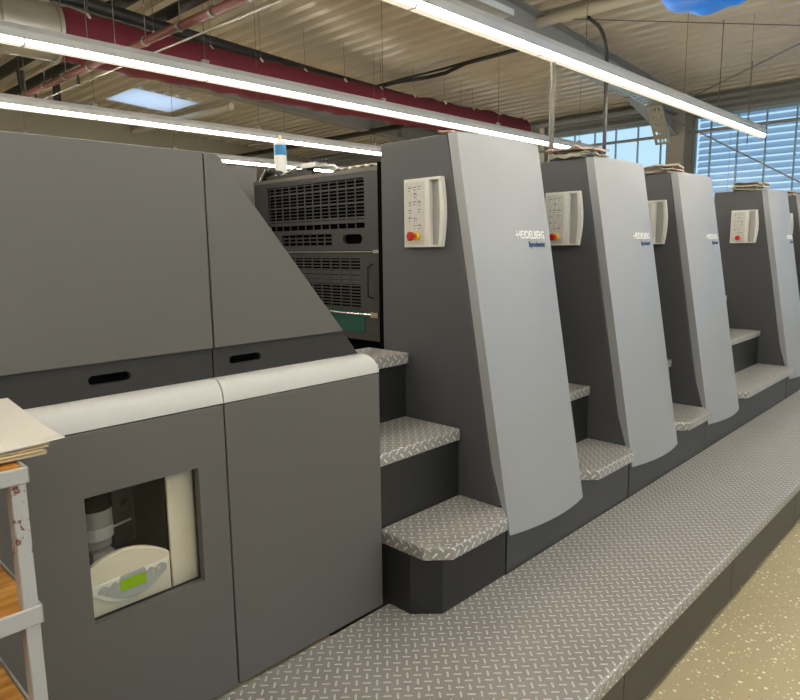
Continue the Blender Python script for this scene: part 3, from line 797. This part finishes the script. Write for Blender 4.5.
    k = MB(); k.tube([(cx-.0275, yc, z_), (cx-.045, yc, z_)], .0185, 20); k.build('stop_collar', M['yellow'], cp, bevel=.002)
    k = MB(); k.tube([(cx-.045, yc, z_), (cx-.058, yc, z_), (cx-.062, yc, z_), (cx-.072, yc, z_), (cx-.078, yc, z_)], [.010, .010, .019, .021, .014], 20); k.build('stop_button', M['red'], cp)
    # print unit body with guard doors behind the tower
    GX = 2.33
    m = MB(); m.box(GX+.05, X0+1.15, 2.30, 3.50, 0, 2.07); m.box(X0+.03, X0+WX-.03, 2.244, 2.30, 0, 2.10); m.build('press_body', M['black'], t)
    return t
unit = make_unit('first tower, nearest the left cabinet, with plain silver curved front')

def guard_doors(unit):
    GX = 2.33
    y0, y1 = 2.292, 3.445
    # upper door
    m = MB(); m.holed(rect(y0, y1, 1.685, 2.078), [rect(2.48, 3.31, 1.845, 2.052), rect(2.48, 3.31, 1.800, 1.828), rect(2.74, 3.18, 1.715, 1.775), [(p[0], p[1]) for p in stadium(2.575, 1.745, .15, .05)]], 'x', GX, GX+.02)
    d = m.build('guard_door', M['guard'], unit, smooth=False)
    m = MB()
    for kz in range(11):
        z = 1.854 + .0188*kz; hgt = .0035 if kz % 4 else .009
        m.box(GX+.003, GX+.007, 2.48, 3.31, z-hgt/2, z+hgt/2)
    for ky in range(1, 12):
        y = 2.48 + .83*ky/12; m.box(GX+.001, GX+.006, y-.003, y+.003, 1.845, 2.052); m.box(GX+.001, GX+.006, y-.003, y+.003, 1.80, 1.828)
    for ky in range(1, 7):
        y = 2.74 + .44*ky/7; m.box(GX+.001, GX+.006, y-.003, y+.003, 1.715, 1.775)
    for z in (1.735, 1.755): m.box(GX+.003, GX+.01, 2.74, 3.18, z-.003, z+.003)
    m.build('grille', M['slatdark'], d, smooth=False)
    m = MB(); m.box(GX+.03, GX+.034, 2.5, 2.66, 1.715, 1.775); m.build('grip', M['black'], d)
    # lower door
    m = MB(); m.holed(rect(y0, y1, 1.222, 1.672), [rect(2.52, 3.31, 1.38, 1.645)], 'x', GX, GX+.02)
    d2_ = m.build('guard_door', M['guard'], unit, smooth=False)
    m = MB()
    zz = 1.388; k = 0
    while zz < 1.645:
        m.box(GX+.003, GX+.007, 2.52, 3.31, zz-.003, zz+.003); zz += .0165; k += 1
    for z in (1.52, 1.545, 1.57): m.box(GX+.004, GX+.013, 2.52, 3.31, z-.010, z+.010)
    for ky in range(1, 10):
        y = 2.52 + .79*ky/10; m.box(GX+.001, GX+.006, y-.003, y+.003, 1.38, 1.645)
    m.build('grille', M['slatdark'], d2_, smooth=False)
    m = MB(); m.box(GX-.003, GX+.001, 2.49, 3.2, 1.262, 1.372); m.build('tinted_glass', M['teal'], d2_)
    m = MB(); m.tube([(GX-.002, 2.43, 1.615), (GX-.035, 2.43, 1.605), (GX-.035, 2.43, 1.455), (GX-.002, 2.43, 1.445)], .007, 8); m.build('handle', M['guard'], d2_)
    m = MB(); m.tube([(GX-.006, 2.40, 1.358), (GX-.006, 3.40, 1.358)], .005, 8); m.box(GX-.02, GX-.001, 2.375, 2.43, 1.345, 1.372); m.build('latch_bar', M['chrome'], d2_)
    m = MB(); m.tube([(GX-.006, 2.36, 1.679), (GX-.006, 3.42, 1.679)], .0035, 6); m.box(GX-.012, GX, 2.36, 2.41, 1.672, 1.688); m.build('hinge_bar', M['galv'], d)
    m = MB(); m.box(GX-.004, GX+.03, y0, y1, 2.078, 2.096); m.build('top_rail', M['wire'], d)
guard_doors(unit)
labels = [('second tower, rag pile on top, its stop button in view right of the first tower', 1.1844),
          ('third tower, its control panel half hidden behind the second tower', 2.3576),
          ('fourth tower, standing apart behind wide steps, control panel fully in view', 4.409),
          ('last tower, cut off by the right edge of the photo', 5.588)]
for lab, dx in labels:
    c = copy_tree(unit, None, (dx, 0, 0)); c['label'] = lab
# plinth panel filling the wide gap after the third tower
m = MB(); m.box(X0+2.3576+1.1812, 6.624, 1.521, 1.535, .02, .545)
tag(m.build('plinth_panel', M['base']), 'dark kick panel under the wide steps left of the fourth tower', 'panel')

# ------------------------------------------------------------------ rags on the towers
def rag(cx, cy, z, lx, ly, ang, seed, mat, th=.010):
    m = MB(); ca, sa = math.cos(ang), math.sin(ang)
    def fn(u, v):
        x, y = (u-.5)*lx, (v-.5)*ly
        n1 = noise.noise(Vector((x*11+seed*3.1, y*11, seed)))
        ex = 1 + .10*noise.noise(Vector((y*18, seed*5.3, 1)))
        ey = 1 + .10*noise.noise(Vector((x*18, seed*3.3, 4)))
        x *= ex; y *= ey
        h = .0045*n1 + .0045*noise.noise(Vector((x*30, y*30+seed, 2)))
        edge = max(abs(u-.5), abs(v-.5))*2
        h += .011*max(0, edge-.72)*3.5*noise.noise(Vector((x*16, y*16, seed+9)))
        return Vector((cx + ca*x - sa*y, cy + sa*x + ca*y, z + .004 + h))
    m.grid(22, 18, fn, (0, 0, th))
    return m.build('folded_rag', mat, ang=70)
TOPZ = 2.176
for k, (dx, nm, num, lx) in enumerate(((1.1844, 'second', 5, .36), (2.3576, 'third', 5, .36), (4.409, 'fourth', 6, .36), (5.588, 'last', 4, .30))):
    cx = X0 + dx + .155 + (0.02 if k else 0); cy = 1.985
    for i in range(num):
        a = random.uniform(-.25, .25); mt = random.choice(['rag1', 'rag2', 'rag1', 'rag3', 'rag2'])
        if i == num-2: mt = 'ragdark'
        o = rag(cx + random.uniform(-.03, .03), cy + random.uniform(-.02, .02), TOPZ + .0115*i + .003, lx*random.uniform(.7, .92), .26*random.uniform(.7, 1.0), a, k*10+i, M[mt])
        if i == 0: w = 'bottom of the pile'
        elif i == num-1: w = 'topmost of the pile'
        else: w = ['', 'second', 'third', 'fourth', 'fifth'][i] + ' from the bottom of the pile'
        tag(o, 'folded cleaning rag on top of the %s tower, %s' % (nm, w), 'rag', 'rags piled on the towers')
o = rag(X0+.04, 1.87, TOPZ+.001, .06, .07, .2, 77, M['rag3'], .006)
tag(o, 'small rose rag lying on the top edge of the first tower', 'rag')

# ------------------------------------------------------------------ clutter on the press behind the first tower
Z2 = 2.096
sb = thing('spray_can', 'white spray can with blue band standing on the press behind the grille', 'spray can', (2.40, 3.265, 2.118))
m = MB(); m.lathe((2.40, 3.265, 2.118), [(.032, 0), (.0355, .004), (.0355, .176)], 24); m.build('can_body', M['canwhite'], sb)
m = MB(); m.lathe((2.40, 3.265, 2.118), [(.036, .122), (.036, .180)], 24); m.build('blue_label', M['canblue'], sb)
m = MB(); m.lathe((2.40, 3.265, 2.118), [(.0355, .176), (.0355, .190), (.028, .204), (.014, .210)], 24); m.build('shoulder', M['canwhite'], sb)
m = MB(); m.lathe((2.40, 3.265, 2.118), [(.013, .210), (.013, .230), (.006, .236)], 16); m.build('nozzle', M['papertan'], sb)
m = MB()
for k in range(8): m.box(2.40-.037, 2.40-.0355, 3.25+.004*k, 3.253+.004*k, 2.14+.001*(k % 3), 2.144+.003*(k % 4))
m.prism([(3.24, 2.132), (3.253, 2.15), (3.266, 2.132)], 'x', 2.40-.0375, 2.40-.034)
m.build('hazard_mark', M['mark'], sb, smooth=False)
tag(MB().box(2.335, 2.46, 2.90, 3.32, Z2, Z2+.021).build('rack_bar', M['darkmetal']), 'dark metal bar under the spray can', 'bar')
g = thing('hose_guide', 'black curved hose guide on the press left of the spray can', 'hose guide', (2.40, 3.40, Z2))
m = MB(); m.tube([(2.38, 3.42 - .20*k/10, Z2 + .02 + .04*math.sin(math.pi*k/10)) for k in range(11)], .02, 10); m.build('arch', M['pipeblack'], g)
m = MB(); m.tube([(2.34, 3.40, Z2), (2.36, 3.36, Z2+.07)], .006, 6); m.build('stay', M['galv'], g)
m = MB(); m.tube([(2.35, 3.24, Z2+.01), (2.37, 3.05, Z2+.06)], .007, 8); o = m.build('lever_rod', M['galv']); tag(o, 'slanted metal lever rod right below the spray can', 'rod')
m = MB(); m.tube([(2.40, 3.10, Z2+.062), (2.42, 2.90, Z2+.055), (2.41, 2.80, Z2+.045), (2.40, 2.75, Z2+.02)], .009, 8); m.box(2.38, 2.46, 2.92, 3.04, Z2+.05, Z2+.075); o = m.build('squeegee', M['canwhite']); tag(o, 'white plastic scraper lying on the press right of the spray can', 'scraper')
m = MB(); m.box(2.40, 2.44, 2.88, 2.98, Z2+.076, Z2+.092); o = m.build('black_clip', M['pipeblack'], bevel=.004); tag(o, 'small black clip on the white scraper', 'clip')
m = MB(); m.box(2.39, 2.44, 3.0, 3.14, Z2, Z2+.05); o = m.build('support_block', M['darkmetal'], bevel=.005); tag(o, 'dark block carrying the white scraper', 'block')
m = MB()
m.grid(20, 3, lambda u, v: (2.345+.06*v, 2.36+.40*u, Z2+.010 + .014*u*(1-u)*4*v + .004*math.sin(u*40+v*3)), (0, 0, .003))
o = m.build('plastic_film', M['pipewhite']); tag(o, 'crinkled clear plastic strip on the top edge right of the scraper', 'film')

# ------------------------------------------------------------------ trolley and paper
tr = thing('paper_trolley', 'worn grey steel trolley with wooden shelves at the left edge', 'trolley', (-.1, 1.43, 0))
TX0, TX1, TY0, TY1 = -.62, .335, 1.20, 1.66
for zt, hh in ((1.340, .029), (1.088, .035), (.835, .035)):
    m = MB()
    m.box(TX0, TX1, TY0, TY0+.006, zt-hh, zt).box(TX0, TX1, TY1-.006, TY1, zt-hh, zt).box(TX0, TX0+.006, TY0, TY1, zt-hh, zt).box(TX1-.006, TX1, TY0, TY1, zt-hh, zt)
    fr = m.build('shelf_frame', M['chip'], tr, bevel=.004)
    m = MB()
    for k in range(4):
        a = TY0+.006 + (TY1-TY0-.012)*k/4; m.box(TX0+.007, TX1-.007, a+.0008, a+(TY1-TY0-.012)/4-.0008, zt-.022, zt-.003)
    m.build('shelf_board', M['wood'], tr, bevel=.001)
for lx in (TX0+.006, TX1-.030):
    for ly in (TY0+.003, TY1-.036):
        m = MB(); m.box(lx, lx+.024, ly, ly+.033, .13, 1.312); m.build('leg', M['chip'], tr, bevel=.003)
for lx in (TX0+.02, TX1-.022):
    for ly in (TY0+.02, TY1-.02):
        m = MB(); m.tube([(lx-.012, ly, .055), (lx+.012, ly, .055)], .055, 20); wl = m.build('caster', M['pipeblack'], tr)
        m = MB(); m.box(lx-.018, lx+.018, ly-.018, ly+.018, .105, .135); m.build('caster_fork', M['galv'], wl)

random.seed(11)
NS = 7
for i in range(NS):
    z = 1.3405 + .0034*i
    a = math.radians(-4 + random.uniform(-2.0, 2.0)) if i < NS-1 else math.radians(-5)
    px, py = (.376 + random.uniform(-.008, .006), 1.232 + random.uniform(-.006, .008)) if i < NS-1 else (.403, 1.222)
    W, D = .70, .48
    m = MB()
    def sheet(u, v, z=z, a=a, px=px, py=py, i=i):
        x, y = -W*u, D*v
        curl = (.010 if i == NS-1 else .003)*max(0, 1 - math.hypot(x, y)/.22)**2
        droop = -.0
        return Vector((px + math.cos(a)*x - math.sin(a)*y, py - math.sin(-a)*x*1.0 + math.cos(a)*y, z + curl + droop))
    m.grid(14, 10, sheet, (0, 0, .0026))
    o = m.build('paper_sheet', M['paper'] if i == NS-1 else M['papertan'], ang=60)
    where = 'topmost' if i == NS-1 else ('lowest' if i == 0 else ['', 'second', 'third', 'fourth', 'fifth', 'sixth'][i] + ' from the bottom')
    tag(o, ('white' if i == NS-1 else 'cream') + ' paper board on the trolley, ' + where + ' of the stack', 'paper', 'paper boards on the trolley')

# ------------------------------------------------------------------ light and world
w = bpy.data.worlds.new('world'); SC.world = w; w.use_nodes = True
nt = w.node_tree; nt.nodes.clear()
N, L = nt.nodes.new, nt.links.new
out = N('ShaderNodeOutputWorld'); bgd = N('ShaderNodeBackground'); bgd.inputs[1].default_value = 1.0
tc = N('ShaderNodeTexCoord'); sx = N('ShaderNodeSeparateXYZ'); L(tc.outputs['Generated'], sx.inputs[0])
cr = N('ShaderNodeValToRGB')
e = cr.color_ramp.elements
e[0].position = 0.0; e[0].color = (0.76, 0.96, 1.10, 1)
e[1].position = 0.9; e[1].color = (0.85, 1.0, 1.22, 1)
q = e.new(0.22); q.color = (0.62, 0.90, 1.14, 1)
L(sx.outputs[2], cr.inputs[0]); L(cr.outputs[0], bgd.inputs[0]); L(bgd.outputs[0], out.inputs[0])

SC.view_settings.view_transform = 'Standard'; SC.view_settings.look = 'None'
SC.view_settings.gamma = 1.0; SC.view_settings.use_curve_mapping = False
SC.view_settings.exposure = 0.0
